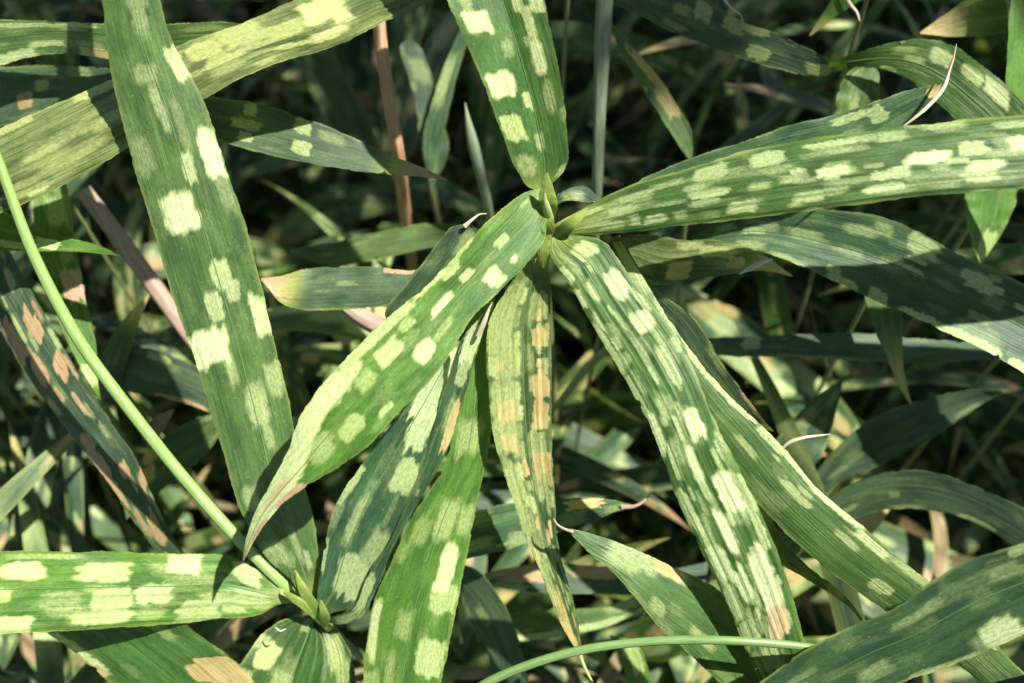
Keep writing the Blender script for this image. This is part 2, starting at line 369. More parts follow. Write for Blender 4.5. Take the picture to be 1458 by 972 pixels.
# the bright leaf that crosses the picture towards the lower left
leaf([(772, 268), (752, 272), (714, 299), (680, 330), (629, 385), (545, 459), (480, 524), (444, 566), (424, 600), (411, 640), (386, 690), (362, 730), (350, 768), (345, 799)],
     [(778, 300), (774, 345), (752, 374), (711, 415), (670, 456), (643, 500), (616, 537), (565, 592), (521, 639), (478, 668), (440, 690), (412, 708), (380, 742), (346, 800)],
     [28.1, 27.4, 26.8, 26.4, 26.4, 27.0], 'bright', roll=[-.1, -.3, -.4, -.4, -.3, -.1], camber=.16, mid=.5, parent=central, base_y=.2, faint=4, dashes=10, edge=.5, midrib='rib',
     spots=[(714,344,24,14,.8),(733,368,11,9,1),(701,395,32,22,1),(665,391,26,12,.9),(629,432,50,12,1),(640,385,38,15,.8),(609,405,70,14,.95),(550,462,100,20,.9),(650,360,50,10,.8),
            (578,463,30,14,.7),(555,500,48,26,.9),(606,497,40,24,1),(507,503,70,20,.9),(521,541,36,22,.65),(500,609,42,26,.7),(446,588,150,38,1),(408,664,110,46,1),
            (385,715,95,36,1),(455,640,50,30,.65),(362,762,60,22,1),(480,545,80,22,.95),(395,700,60,10,.6,'t'),(410,706,60,8,.9,'t'),(370,755,50,9,.9,'t'),(347,790,18,20,.9,'t')])
# long streaked leaf running out of the right edge
leaf([(800, 322), (816, 306), (846, 288), (905, 262), (960, 246), (1062, 215), (1165, 196), (1281, 181), (1370, 171), (1458, 164), (1640, 150), (1800, 160), (1960, 196)],
     [(800, 334), (850, 333), (900, 330), (960, 322), (1050, 312), (1148, 301), (1301, 280), (1458, 268), (1640, 252), (1800, 236), (1962, 199)],
     [28.4, 26.9, 26.1, 25.8, 26.2], 'pale', roll=[.1, -.5, -.6, -.6], camber=.22, mid=.5, haze=.4, ss=.98, dashes=42, pleat=.03, parent=central, base_y=.5, base_len=.1, faint=9, edge=.5,
     spots=[(1317,225,70,18,1),(1387,212,42,20,.8),(1448,205,28,22,.95),(1401,236,60,15,.95),(1394,251,58,14,.9),(1271,248,56,13,.9),(1262,266,64,12,.95),(1339,239,34,12,.5),
            (1189,242,56,14,.95),(1131,254,46,12,.6),(1151,280,44,14,.75),(1056,294,46,16,.85),(1011,246,52,20,.7),(1011,273,34,10,.5),(1093,225,50,20,.75),(1080,265,38,12,.55),
            (1182,205,80,9,.75),(1267,193,44,14,.55),(1346,178,70,10,.6),(967,307,18,12,.5),(932,312,36,12,.7),(870,321,40,10,.6),(900,280,60,10,.6),(1440,178,50,10,.6),(950,262,60,8,.5)])
# dark leaf behind it that ends in a dried curl
lf = leaf([(872, 290), (905, 262), (960, 234), (1045, 205), (1130, 177), (1182, 164), (1250, 143), (1301, 126), (1340, 117)],
     [(880, 300), (960, 290), (1060, 262), (1140, 240), (1220, 222), (1283, 184), (1325, 150), (1341, 119)],
     [29.4, 29.2, 28.9, 28.6], 'blue', roll=[.4, .5, .5, .2], camber=.1, parent=central, faint=2, edge=.4, spots=[(1213,167,56,12,.75),(1250,162,28,26,.7),(1328,130,20,14,.8,'t')], tip_t=.7, tip_len=.03)
ptube("dried_tip", [(1283, 182, 27.9), (1308, 163, 27.8), (1330, 142, 27.9), (1345, 122, 28), (1351, 103, 28.1), (1358, 80, 28), (1362, 62, 27.9)], [.8, 2.2, 2.8, 3.0, 2.5, 1.7, .5], 'white', lf, 8)
# streaked leaf falling to the lower right
leaf([(786, 338), (782, 354), (813, 408), (847, 469), (887, 534), (932, 619), (960, 701), (1001, 790), (1028, 845), (1062, 923), (1090, 985), (1150, 1080), (1210, 1180)],
     [(800, 334), (838, 336), (864, 346), (884, 374), (921, 425), (955, 469), (987, 525), (1012, 585), (1040, 642), (1073, 706), (1107, 787), (1131, 859), (1146, 913), (1170, 985), (1196, 1080), (1212, 1180)],
     [28.4, 27.8, 27.2, 27.4, 27.9, 28.6, 29.4], 'pale', roll=[.1, -.3, -.5, -.5], camber=.12, pleat=.028, haze=.4, ss=.98, dashes=70, parent=central, base_y=.35, faint=10, edge=.5, mid=.47,
     spots=[(837,354,30,20,.85),(877,403,44,24,.92),(915,457,36,28,.92),(806,391,34,14,.7),(825,425,36,14,.85),(867,497,80,14,.8),(904,564,70,16,.75),(952,520,70,14,.8),(932,615,70,18,.95),
            (945,581,44,14,.65),(1039,705,68,28,1),(1035,756,70,18,1),(987,660,56,16,.95),(977,725,66,20,.7),(1028,804,70,24,.95),(1059,831,56,20,.95),(1090,824,95,30,1),(1110,886,44,30,.85,'t'),
            (1062,698,70,12,.7),(1011,777,70,18,.7),(1066,903,44,30,.7),(1097,937,44,30,.65),(1045,858,60,20,.75),(990,605,48,24,1),(1000,690,50,10,.7),(960,660,60,10,.7),(1085,760,60,12,.8)])
# broad leaf under it
leaf([(872, 345), (884, 372), (915, 450), (960, 540), (1010, 620), (1073, 708), (1124, 762), (1172, 806), (1230, 848), (1290, 890), (1400, 975)],
     [(884, 343), (915, 395), (960, 466), (1015, 538), (1050, 576), (1090, 612), (1127, 652), (1165, 695), (1220, 742), (1267, 783), (1322, 828), (1390, 890), (1460, 960)],
     [29.2, 28.8, 28.6, 28.8, 29.4], 'grey', roll=[0, -.2, -.4, -.4], camber=.12, parent=central, dashes=8, faint=4, edge=.5, mid=.52, base_y=.3,
     spots=[(1006,526,90,15,.85),(1056,578,60,14,.85),(1098,626,50,12,.85),(1062,634,44,10,.6),(1142,668,62,14,.92),(1192,722,95,16,.95),(1240,773,66,14,.92),(1134,705,66,12,.75),(1206,770,38,12,.65),
            (1254,836,32,20,.7),(1295,814,66,12,.6),(904,388,80,20,.6),(950,450,60,12,.6)])
# darker leaf under both, its margin browned near the end
leaf([(870, 338), (880, 380), (930, 470), (985, 545), (1050, 600), (1100, 614)], [(882, 334), (925, 403), (991, 457), (1021, 504), (1056, 556), (1093, 604), (1102, 614)],
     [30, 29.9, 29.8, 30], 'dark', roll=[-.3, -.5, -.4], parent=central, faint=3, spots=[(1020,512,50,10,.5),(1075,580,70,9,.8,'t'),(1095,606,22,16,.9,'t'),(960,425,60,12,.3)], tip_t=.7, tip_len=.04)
# hanging mottled leaf turning tan
tl = leaf([(742, 378), (716, 420), (701, 446), (692, 510), (694, 551), (704, 626), (726, 701), (750, 770), (777, 835), (794, 879), (818, 922)],
     [(766, 366), (778, 382), (784, 456), (786, 558), (786, 649), (790, 700), (797, 787), (811, 838), (821, 879), (828, 922)],
     [28.9, 29.0, 29.0, 29.1, 29.5, 30.2], 'tan', roll=[0, .1, .1, 0], fold=.2, mid=.56, pleat=.03, parent=central, faint=4, haze=.15, cells=.6, dash_t=.2, edge=.35, midrib='ribdark', base_y=.3,
     spots=[(769,481,30,26,1,'t'),(769,551,36,26,.9,'t'),(770,592,40,25,.85,'t'),(765,435,44,26,.7),(714,456,84,34,.8),(718,510,60,38,.8),(721,571,60,36,.75),(724,585,34,24,.6,'t'),(718,619,56,34,.75),(728,632,30,20,.6,'t'),(765,636,44,28,.8),
            (729,691,60,30,.75),(770,688,44,24,.75),(770,657,30,30,.7,'t'),(740,729,70,16,.8),(770,817,110,20,.7),(760,760,110,30,.5),(811,903,40,12,.9,'t'),(718,560,120,20,.6),(800,870,60,12,.6,'t'),(735,420,50,20,.6)])
ptube("dried_tip", [(823, 916, 30.5), (828, 938, 30.6), (835, 955, 30.5), (845, 973, 30.4)], [4, 2.6, 2.0, 1.0], 'sheath', tl, 8)
# dark leaf tucked behind the bright one
lf = leaf([(560, 470), (548, 449), (572, 412), (599, 378), (629, 337), (643, 323), (668, 318)], [(600, 470), (640, 420), (670, 390), (690, 360), (690, 335), (672, 320)],
     [29.2, 28.8, 28.6, 28.4], 'dark', roll=[-.3, -.4, -.2], parent=central, nu=120, spots=[(660,347,36,16,.6),(668,338,20,10,.5)], faint=2, camber=.15)
ptube("dried_tip", [(662, 322, 28.3), (673, 312, 28.2), (683, 305, 28.2), (693, 304, 28.2)], [4, 2.4, 1.5, .5], 'white', lf, 8)
# node: overlapping yellow sheaths and the culm beneath
ptube("sheath", [(775, 330, 29.2), (781, 310, 28.2), (778, 290, 27.7), (776, 266, 27.5)], [7, 8, 6.5, 2], 'sheath', central)
ptube("sheath", [(772, 350, 29.4), (790, 328, 28.6), (806, 315, 28.2), (822, 304, 28)], [6, 7, 6, 2], 'sheath', central)
ptube("sheath", [(764, 368, 29.6), (772, 352, 29), (780, 338, 28.6), (786, 326, 28.4)], [4, 6, 6, 3], 'pink', central)
leaf([(780, 290), (804, 270), (832, 264), (856, 283)], [(784, 296), (806, 286), (832, 288), (857, 287)], [29, 28.9, 29.2], 'dark', parent=central, nu=40, nv=14, faint=0, spots=[(815,278,30,16,.6)])
leaf([(752, 318), (748, 328), (754, 344), (768, 350)], [(758, 316), (772, 322), (776, 336), (770, 350)], [27.9, 27.8, 27.9], 'green', parent=central, nu=40, nv=14, faint=0, spots=[(760,334,22,14,.8)])
for e1_, e2_, d_ in (([(777, 246), (771, 264), (768, 286), (776, 312)], [(780, 246), (787, 264), (796, 288), (788, 314)], [27.3, 27.5, 27.7, 28.3]),
                   ([(758, 300), (764, 312), (774, 322), (786, 332)], [(762, 297), (776, 302), (788, 312), (789, 332)], [28.0, 28.0, 28.4]),
                   ([(835, 296), (818, 304), (802, 314), (784, 340)], [(838, 300), (826, 318), (810, 330), (790, 344)], [27.9, 27.9, 28.5]),
                   ([(772, 382), (764, 366), (762, 350), (778, 334)], [(776, 382), (782, 368), (784, 350), (786, 336)], [28.6, 28.3, 28.2])):
    leaf(e1_, e2_, d_, 'bright', parent=central, name="bract", nu=40, nv=14, faint=0, camber=.2, pleat=.06, base_y=.5, base_len=1.5, haze=.3, sunlit=False)
culm_to_ground(774, 345, 29.2, central, 0.0016, (0.012, 0.02))

# ------------------------------------------------------------------ the lower shoot at the left
lower = empty("bamboo_shoot", "bamboo shoot at lower left with a thin pale green rolled leaf leaning across", "bamboo shoot")
leaf([(436, 858), (412, 826), (380, 795), (348, 738), (317, 642), (289, 551), (261, 466), (240, 405), (217, 325), (187, 225), (162, 120), (147, 20), (140, -80), (125, -260), (120, -420)],
     [(446, 856), (453, 820), (449, 760), (434, 690), (416, 595), (394, 497), (370, 395), (350, 322), (319, 231), (292, 146), (240, 44), (222, -20), (200, -90), (160, -260), (122, -420)],
     [30.4, 29.2, 28.0, 27.2, 26.6, 26.4], 'grey', roll=[.2, .5, .2, -.3, -.5], camber=.12, mid=.55, parent=lower, faint=7, edge=.5, midrib='rib', base_y=.5, base_len=.04, haze=.12,
     spots=[(251,88,54,24,.9),(210,105,30,30,.4),(222,143,48,12,.6),(234,173,44,10,.5),(300,217,76,30,1),(270,241,52,18,.8),(257,303,60,42,1),(204,220,60,25,.35),(316,388,44,26,.85),
            (329,410,32,22,.7),(306,435,44,20,.75),(370,446,60,28,.9),(299,493,54,50,1),(285,513,28,18,1),(329,524,56,12,.55),(390,537,54,24,.55),(368,578,60,30,.65),(384,622,44,14,.5),
            (358,708,36,20,.5),(393,790,40,30,.45),(255,290,30,30,.9),(440,800,30,10,.5)])
leaf([(448, 870), (452, 840), (462, 780), (478, 720), (515, 660), (560, 600), (600, 550), (640, 505)],
     [(470, 874), (500, 862), (530, 810), (555, 770), (579, 716), (604, 650), (629, 571), (642, 512)],
     [30.2, 29.7, 29.2, 28.9, 28.8], 'blue', roll=[.1, .1, -.3, -.4], camber=.1, mid=.42, parent=lower, faint=3, edge=.35, midrib='rib', base_y=.2,
     spots=[(616,560,90,40,1),(600,606,80,26,.95),(625,535,60,26,1),(490,681,54,22,.85),(576,678,50,26,.85),(504,739,76,16,.65),(535,783,64,26,.55),(500,821,66,40,.75),(518,845,44,20,.65),(458,787,56,12,.85),(485,698,44,18,.8),(471,725,44,26,.45)])
lf = leaf([(460, 880), (478, 876), (500, 866), (525, 815), (555, 770), (579, 716), (606, 640), (636, 545), (660, 478), (684, 450), (700, 431)],
     [(462, 886), (484, 889), (512, 880), (531, 852), (552, 799), (596, 715), (630, 656), (657, 578), (670, 537), (684, 483), (702, 433)],
     [30.2, 29.7, 29.2, 28.6, 27.8], 'blue', roll=[.3, .5, .4, .1], parent=lower, faint=3, edge=.35, fold=.15, spots=[(670,490,64,22,1),(660,524,54,16,.75),(642,606,76,12,.8,'t'),(520,846,60,16,.7),(494,880,30,12,.6),(640,590,60,10,.5)])
ptube("dried_tip", [(680, 478, 28.0), (690, 456, 27.8), (696, 440, 27.7), (701, 430, 27.6)], [3.5, 4, 2.6, .7], 'white', lf, 8)
leaf([(672, 400), (664, 470), (652, 560), (630, 667), (586, 736), (555, 804), (531, 858), (521, 930), (517, 985), (520, 1080), (548, 1200)],
     [(705, 400), (700, 470), (700, 598), (695, 640), (685, 691), (668, 777), (644, 896), (627, 971), (606, 1070), (551, 1200)],
     [29.5, 29.6, 29.7, 29.5, 29.0], 'bright', roll=[0, .1, -.3, -.5, -.4], camber=.08, parent=lower, faint=5, edge=.4, midrib='rib', mid=.5,
     spots=[(667,622,54,34,.6),(637,736,60,26,.65),(661,739,48,18,.55),(599,756,44,24,.4),(634,811,78,24,1),(631,852,44,36,.8),(531,893,84,13,.95),(576,889,46,22,.5),(611,937,56,38,.88),(528,968,24,20,.5)])
# sunlit leaf out to the left edge
leaf([(428, 850), (410, 843), (393, 836), (369, 814), (335, 795), (239, 788), (137, 785), (0, 785), (-140, 794), (-300, 840)],
     [(428, 856), (412, 858), (396, 860), (376, 872), (307, 882), (171, 893), (0, 903), (-140, 902), (-301, 843)],
     [30.2, 29.4, 28.6, 28.0, 27.6], 'bright', roll=[0, -.5, -.8, -.8], camber=.16, pleat=.03, parent=lower, base_y=.7, base_len=.10, faint=8, edge=.55, midrib='rib', mid=.46,
     spots=[(263,804,54,32,1),(31,814,66,28,.95),(150,814,74,30,.88),(352,818,40,30,.85),(218,845,60,26,.92),(157,852,58,30,.85),(283,869,64,28,.85),(307,852,44,20,.65),(137,879,90,20,.9),
            (20,889,56,22,.92),(5,848,22,18,.8),(85,852,66,20,.5),(358,852,56,24,.65),(60,793,120,8,.6),(330,866,40,12,.7),(100,870,60,14,.6)])
# short leaves below the node
leaf([(446, 880), (420, 878), (398, 884), (376, 899), (348, 937), (322, 975), (310, 1060), (330, 1180)], [(449, 882), (446, 888), (458, 906), (464, 930), (460, 975), (430, 1060), (333, 1180)],
     [30.6, 29.8, 29.4, 29.2], 'green', roll=[0, .1, .3, .3], camber=.05, fold=.32, pleat=.035, ss=.85, haze=.05, parent=lower, faint=2, nu=160, midrib='rib', mid=.6, base_y=.3,
     spots=[(379,934,50,30,.85),(372,912,24,26,.6),(403,968,34,30,.55),(345,964,34,20,.6),(437,893,22,14,.45)])
leaf([(452, 886), (460, 905), (464, 930), (460, 990), (470, 1060), (505, 1140)], [(455, 886), (482, 900), (498, 925), (508, 975), (516, 1050), (507, 1140)], [31, 30.4, 30.2], 'green', roll=[0, .5, .7], fold=.25, pleat=.035, parent=lower, nu=120, faint=2, spots=[(478,930,60,24,.6),(490,960,40,20,.5)])
# rolled stem, sheaths, culm
ptube("rolled_leaf", [(-60, 70, 26.6), (0, 235, 27.4), (48, 362, 28), (110, 480, 28.6), (190, 590, 29.2), (270, 690, 29.8), (340, 768, 30.0), (395, 824, 30.2), (440, 866, 30.6)],
      [5.0, 6.2, 7.2, 8.1, 8.5, 8.7, 8.8, 8.7, 8.2], 'green', lower, 14, 120)
ptube("sheath", [(400, 842, 30), (425, 856, 30.0), (448, 872, 30.2), (462, 886, 30.8)], [4, 6, 8, 7], 'sheath', lower)
ptube("sheath", [(420, 812, 30.1), (432, 838, 30.0), (444, 862, 30.2), (458, 884, 30.8)], [1.5, 4, 6.5, 7], 'sheath', lower)
ptube("sheath", [(470, 896, 31.2), (460, 880, 30.4), (455, 864, 30.2), (452, 850, 30.1)], [6, 7, 4, 1], 'sheath', lower)
for e1_, e2_, d_ in (([(402, 840), (416, 845), (431, 853), (450, 876)], [(403, 844), (414, 856), (430, 868), (447, 882)], [29.7, 29.6, 30.0]),
                   ([(418, 806), (428, 822), (446, 846), (464, 884)], [(420, 806), (422, 832), (432, 858), (452, 886)], [29.7, 29.7, 30.1]),
                   ([(456, 854), (454, 864), (454, 876), (459, 892)], [(458, 854), (464, 864), (470, 877), (466, 894)], [29.7, 29.8, 30.2])):
    leaf(e1_, e2_, d_, 'bright', parent=lower, name="bract", nu=40, nv=14, faint=0, camber=.2, pleat=.06, base_y=.5, base_len=1.5, haze=.3, sunlit=False)
ptube("husk", [(392, 893, 29.05), (400, 898, 28.95), (407, 895, 29.0)], [.8, 1.4, .6], 'white', lower, 6, 12)
culm_to_ground(462, 884, 30.8, lower, 0.0016, (0.01, 0.015))

# ------------------------------------------------------------------ leaves of plants whose stems stand outside or under the others
def lone(label, e1, e2, dep, mat, group=None, stem=True, **k):
    i = 0; p = unproject((e1[0][0] + e2[0][0]) / 2, (e1[0][1] + e2[0][1]) / 2, dep[0] / 100)
    o = empty("bamboo_leaf", label, "bamboo leaf", (0, 0, 0), group)
    lf = leaf(e1, e2, dep, mat, parent=o, name="blade", **k)
    if stem:
        culm_to_ground((e1[0][0] + e2[0][0]) / 2, (e1[0][1] + e2[0][1]) / 2, dep[0], o, 0.0009, (rng.uniform(-.015, .015), rng.uniform(.0, .02)), "stem")
    return lf
lone("wide olive yellow streaked leaf slanting across the upper left corner behind the tall green leaf",
     [(-330, 400), (-240, 310), (-120, 240), (0, 184), (80, 147), (163, 112), (258, 63), (357, 27), (418, 0), (560, -60), (700, -150), (820, -260)], [(-328, 404), (-240, 405), (-120, 350), (0, 304), (34, 290), (102, 257), (187, 207), (292, 139), (387, 92), (489, 62), (548, 31), (616, 0), (700, -60), (780, -150), (823, -260)],
     [28.6, 28.5, 28.5, 28.3, 28.2], 'olive', roll=[-.9, -1.2, -1.3, -1.2], fold=-.30, mid=.58, pleat=.06, dashes=40, faint=14, edge=.4,
     spots=[(136,126,70,16,.85),(289,71,56,22,.85),(340,48,66,30,.85),(407,41,60,20,.85),(458,14,66,30,1),(323,84,80,9,.85),(469,48,56,18,.92),(490,24,30,20,1),(102,190,66,15,.4),(85,234,76,30,.4),
            (153,170,66,15,.45),(34,265,56,20,.45),(20,177,56,10,.75),(380,60,50,8,.7),(250,100,40,16,.4),(60,215,60,12,.5),(430,60,60,8,.7),(130,205,50,20,.45)])
lone("bluish leaf with pale blotches along its lower edge, under the streaked leaf at right",
     [(1830, 690), (1760, 600), (1660, 520), (1560, 450), (1458, 404), (1370, 364), (1310, 330), (1250, 308), (1150, 298), (1060, 305), (985, 335)], [(1828, 694), (1750, 680), (1660, 640), (1560, 590), (1458, 532), (1411, 504), (1336, 467), (1261, 433), (1179, 396), (1097, 362), (985, 345)],
     [29.6, 30.0, 30.4, 30.9, 31.6], 'blue', roll=[-.2, -.1, .2, .3], fold=.22, midrib='ribdark', mid=.5, faint=4, dashes=22, edge=.4, tip_t=0,
     spots=[(1202,404,54,18,.75),(1250,422,34,20,.75),(1322,457,95,14,.85),(1383,484,84,14,.9),(1392,402,50,24,.85),(1315,351,50,28,.8),(1148,335,50,14,.6),(1120,371,56,14,.6),(1226,328,50,16,.6),(1257,327,28,18,.6),(1090,323,34,14,.5),(1213,358,44,16,.3),(1448,521,30,16,.85),(1264,378,34,18,.35)])
lone("browning leaf with yellow orange patches and a pinkish tip beside the bluish leaf",
     [(880, 345), (900, 335), (960, 340), (1040, 345), (1085, 362), (1128, 392)], [(880, 372), (940, 405), (990, 397), (1040, 391), (1090, 385), (1128, 394)],
     [31.2, 30.8, 30.4, 30.4], 'olive', faint=4, tip_t=1, tip_len=.2, spots=[(1025,358,56,16,.75),(967,385,38,26,.95,'t'),(1050,374,24,16,.7,'t'),(985,350,40,12,.6)])
lone("large dark bluish leaf crossing the lower right corner in front of the streaked leaf",
     [(1800, 680), (1700, 685), (1620, 700), (1550, 735), (1458, 773), (1383, 797), (1353, 811), (1322, 831), (1281, 862), (1216, 889), (1151, 923), (1082, 972), (990, 1040), (900, 1110)],
     [(1802, 684), (1730, 745), (1640, 800), (1540, 860), (1458, 903), (1383, 937), (1284, 972), (1200, 1015), (1050, 1070), (901, 1112)],
     [25.6, 25.8, 26.2, 26.8, 27.6], 'blue', roll=[1.8, 2.0, 1.9, 1.5, .8], camber=.06, pleat=.015, faint=7, edge=.7, midrib='ribdark', mid=.45,
     spots=[(1424,900,60,36,1),(1329,862,38,16,.45),(1431,814,56,24,.5),(1452,783,34,16,.7),(1353,957,120,12,.7),(1250,960,60,10,.4)])
lone("green leaf with one orange patch and a thread tip, below the hanging mottled leaf",
     [(1120, 960), (1070, 880), (1011, 831), (970, 811), (917, 787), (866, 766), (812, 752)], [(1100, 1030), (1025, 972), (974, 925), (941, 896), (907, 855), (873, 814), (838, 787), (808, 755)],
     [29.0, 28.75, 28.45, 28.4], 'green', faint=3, edge=.6, roll=[-.3, -.6, -.4, 0], camber=.1, mid=.5,
     spots=[(890,790,54,40,.55),(955,811,48,19,.95,'t'),(924,800,44,30,.55),(960,818,50,16,.6)])
lone("narrow half twisted leaf with a brown hooked end between the two lower right leaves",
     [(1075, 700), (1095, 735), (1120, 775), (1150, 806), (1192, 838), (1212, 858), (1229, 882)], [(1070, 740), (1085, 770), (1110, 800), (1145, 822), (1188, 849), (1208, 864), (1226, 884)],
     [29.9, 29.7, 29.6, 29.8], 'olive', faint=1, nu=120, nv=20, spots=[(1190,843,30,14,.6,'t')])
lone("bluish leaf with a long pinkish tan streak, lying behind the hanging mottled leaf",
     [(620, 760), (678, 729), (726, 717), (791, 711), (856, 709), (880, 713), (900, 718)], [(620, 812), (664, 797), (726, 780), (787, 760), (849, 739), (880, 728), (901, 721)],
     [32, 31.8, 31.6, 31.6], 'blue', faint=3, roll=[-.5, -.6, -.3], spots=[(832,717,58,14,.95,'t'),(685,736,30,20,.45),(740,766,34,20,.55),(815,738,44,18,.4),(680,775,40,16,.5)])
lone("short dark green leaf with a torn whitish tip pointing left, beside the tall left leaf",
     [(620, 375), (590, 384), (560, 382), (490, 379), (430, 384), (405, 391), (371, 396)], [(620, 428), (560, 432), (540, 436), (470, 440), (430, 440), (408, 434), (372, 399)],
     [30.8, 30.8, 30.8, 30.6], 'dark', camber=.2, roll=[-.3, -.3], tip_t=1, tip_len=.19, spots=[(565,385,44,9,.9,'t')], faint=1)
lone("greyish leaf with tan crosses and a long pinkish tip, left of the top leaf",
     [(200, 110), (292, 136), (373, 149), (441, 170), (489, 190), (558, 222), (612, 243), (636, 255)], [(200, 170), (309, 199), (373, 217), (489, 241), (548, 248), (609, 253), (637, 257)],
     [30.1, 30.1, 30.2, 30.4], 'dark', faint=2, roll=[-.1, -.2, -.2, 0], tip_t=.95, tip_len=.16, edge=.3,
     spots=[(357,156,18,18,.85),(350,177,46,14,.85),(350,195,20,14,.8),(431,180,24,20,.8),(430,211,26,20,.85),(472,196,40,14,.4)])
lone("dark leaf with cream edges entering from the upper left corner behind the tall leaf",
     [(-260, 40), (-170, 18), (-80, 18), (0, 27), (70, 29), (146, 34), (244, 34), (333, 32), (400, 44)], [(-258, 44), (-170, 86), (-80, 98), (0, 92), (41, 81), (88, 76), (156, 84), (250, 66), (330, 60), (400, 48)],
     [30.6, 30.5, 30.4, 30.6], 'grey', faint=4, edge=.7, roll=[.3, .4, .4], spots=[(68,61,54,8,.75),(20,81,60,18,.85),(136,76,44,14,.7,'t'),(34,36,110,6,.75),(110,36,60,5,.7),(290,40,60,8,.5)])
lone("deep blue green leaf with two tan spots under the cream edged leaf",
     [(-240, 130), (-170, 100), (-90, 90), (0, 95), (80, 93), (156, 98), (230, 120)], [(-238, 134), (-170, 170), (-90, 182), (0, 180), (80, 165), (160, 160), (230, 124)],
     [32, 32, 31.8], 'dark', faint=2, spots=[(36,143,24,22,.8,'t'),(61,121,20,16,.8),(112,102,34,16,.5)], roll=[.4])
lone("pointed light green leaf at the left edge crossed by the rolled stem",
     [(-210, 290), (-150, 268), (-90, 272), (0, 296), (30, 316), (80, 335), (130, 346), (176, 363)], [(-208, 294), (-150, 336), (-90, 350), (0, 357), (60, 358), (110, 359), (176, 364)],
     [30.4, 30.2, 30, 30], 'bright', faint=1, roll=[-.4], fold=.2, spots=[(68,347,34,15,.9),(20,349,60,10,.8)])
lone("long grey green leaf with square tan spots slanting down through the left shade",
     [(-90, 200), (-20, 300), (20, 368), (68, 456), (112, 531), (153, 592), (191, 650), (232, 736), (262, 787), (310, 880)], [(-110, 330), (-40, 410), (0, 470), (44, 544), (88, 602), (140, 668), (180, 727), (215, 775), (240, 800), (308, 884)],
     [31, 31.2, 31.6, 32, 32.4], 'dark', faint=5, roll=[.1, .2, .2], mid=.5, edge=.25, ss=.85, dashes=8, cells=.33, dash_t=.72,
     spots=[(14,398,34,22,.8),(53,469,36,27,1,'t'),(10,466,24,26,.8,'t'),(27,497,56,26,.95,'t'),(56,527,50,28,.95,'t'),(87,520,38,30,1,'t'),(126,632,40,20,.9,'t'),(85,561,40,20,.4),(150,676,110,14,.9,'t'),(178,669,24,20,.9,'t'),(212,678,28,20,.85,'t'),(222,756,56,20,.7,'t'),(165,700,34,18,.8,'t')])
lone("yellowish green leaf hanging straight down behind the rolled stem",
     [(40, 230), (46, 280), (51, 354), (75, 432), (112, 520), (143, 570)], [(88, 230), (95, 270), (104, 330), (122, 422), (136, 490), (139, 537), (144, 569)],
     [32.8, 32.6, 32.4, 32.4], 'bright', faint=2, roll=[.2], spots=[(105,405,48,32,.95,'t'),(126,534,36,24,.8),(80,300,40,30,.6),(95,360,30,20,.5)])
lone("broad leaf with a pale lower edge and tan end under the sunlit lower left leaf",
     [(40, 830), (60, 893), (100, 925), (150, 965), (240, 1040), (350, 1110)], [(200, 830), (255, 880), (300, 915), (338, 944), (380, 1010), (353, 1112)],
     [30.2, 29.8, 29.4, 29.4], 'green', faint=3, edge=.3, roll=[-.5, -.8, -.8], spots=[(108,925,90,16,.9),(140,956,24,18,.9,'t'),(305,950,44,64,.95,'t'),(340,970,44,60,.9,'t')])
lone("dark leaf with pale patches arching in from the top edge beside the grey stem",
     [(820, -60), (900, -30), (1000, -2), (1060, 33), (1100, 45), (1150, 68), (1200, 96)], [(800, -10), (890, 12), (960, 46), (1050, 80), (1100, 95), (1180, 107), (1200, 100)],
     [33, 32.6, 32.4, 32.4], 'dark', faint=3, roll=[.6, .5], spots=[(1003,17,28,25,.85),(1045,34,34,25,.8),(1080,38,44,22,.9),(1080,75,32,20,.8),(1165,99,36,16,.8),(970,14,24,16,.6),(960,36,40,10,.5)])
lone("dark green leaf bending down to the upper right corner with pale dashes",
     [(1590, 320), (1520, 230), (1458, 147), (1400, 92), (1353, 62), (1301, 55), (1243, 68), (1180, 88)], [(1560, 360), (1480, 270), (1420, 225), (1370, 178), (1336, 147), (1300, 118), (1267, 102), (1182, 94)],
     [31.2, 31.2, 31.4, 32], 'green', faint=2, midrib='rib', mid=.55, edge=.25, roll=[.2, .4, .4], spots=[(1342,82,36,20,.85),(1383,106,38,16,.85),(1418,131,50,20,.92),(1301,84,32,10,.6),(1267,99,28,10,.7),(1288,70,34,8,.5)])
lone("grey horizontal leaf with one round pale spot lying in the shade at the right",
     [(1500, 505), (1380, 488), (1300, 482), (1233, 474), (1120, 478), (1011, 481), (960, 486)], [(1500, 512), (1400, 512), (1300, 518), (1233, 514), (1120, 508), (1028, 505), (960, 490)],
     [34.5, 34.5, 34.5], 'dark', faint=1, roll=[-.6], spots=[(1070,488,28,18,.95),(1160,508,160,6,.5)])
lone("pale leaf hanging down with a long dry pinkish tip under the bluish leaf",
     [(1225, 380), (1233, 426), (1250, 480), (1268, 520), (1280, 550), (1296, 576)], [(1290, 380), (1285, 430), (1284, 480), (1286, 520), (1292, 550), (1298, 576)],
     [33, 33, 33.2], 'grey', faint=0, tip_t=1, tip_len=.35)
lone("grey green leaf standing upright under the corner leaf at upper right",
     [(1180, 200), (1188, 160), (1196, 120), (1215, 98), (1240, 92)], [(1255, 200), (1254, 160), (1252, 120), (1250, 100), (1242, 92)], [33, 32.6, 32.6], 'grey', faint=2, roll=[.3])
lone("light green leaf hanging below the streaked leaf at the right edge",
     [(1372, 250), (1374, 300), (1384, 345), (1396, 375)], [(1455, 250), (1445, 290), (1424, 335), (1398, 375)], [33.6, 33.6, 33.6], 'bright', faint=1, roll=[.5], spots=[(1405,350,44,22,.7)])
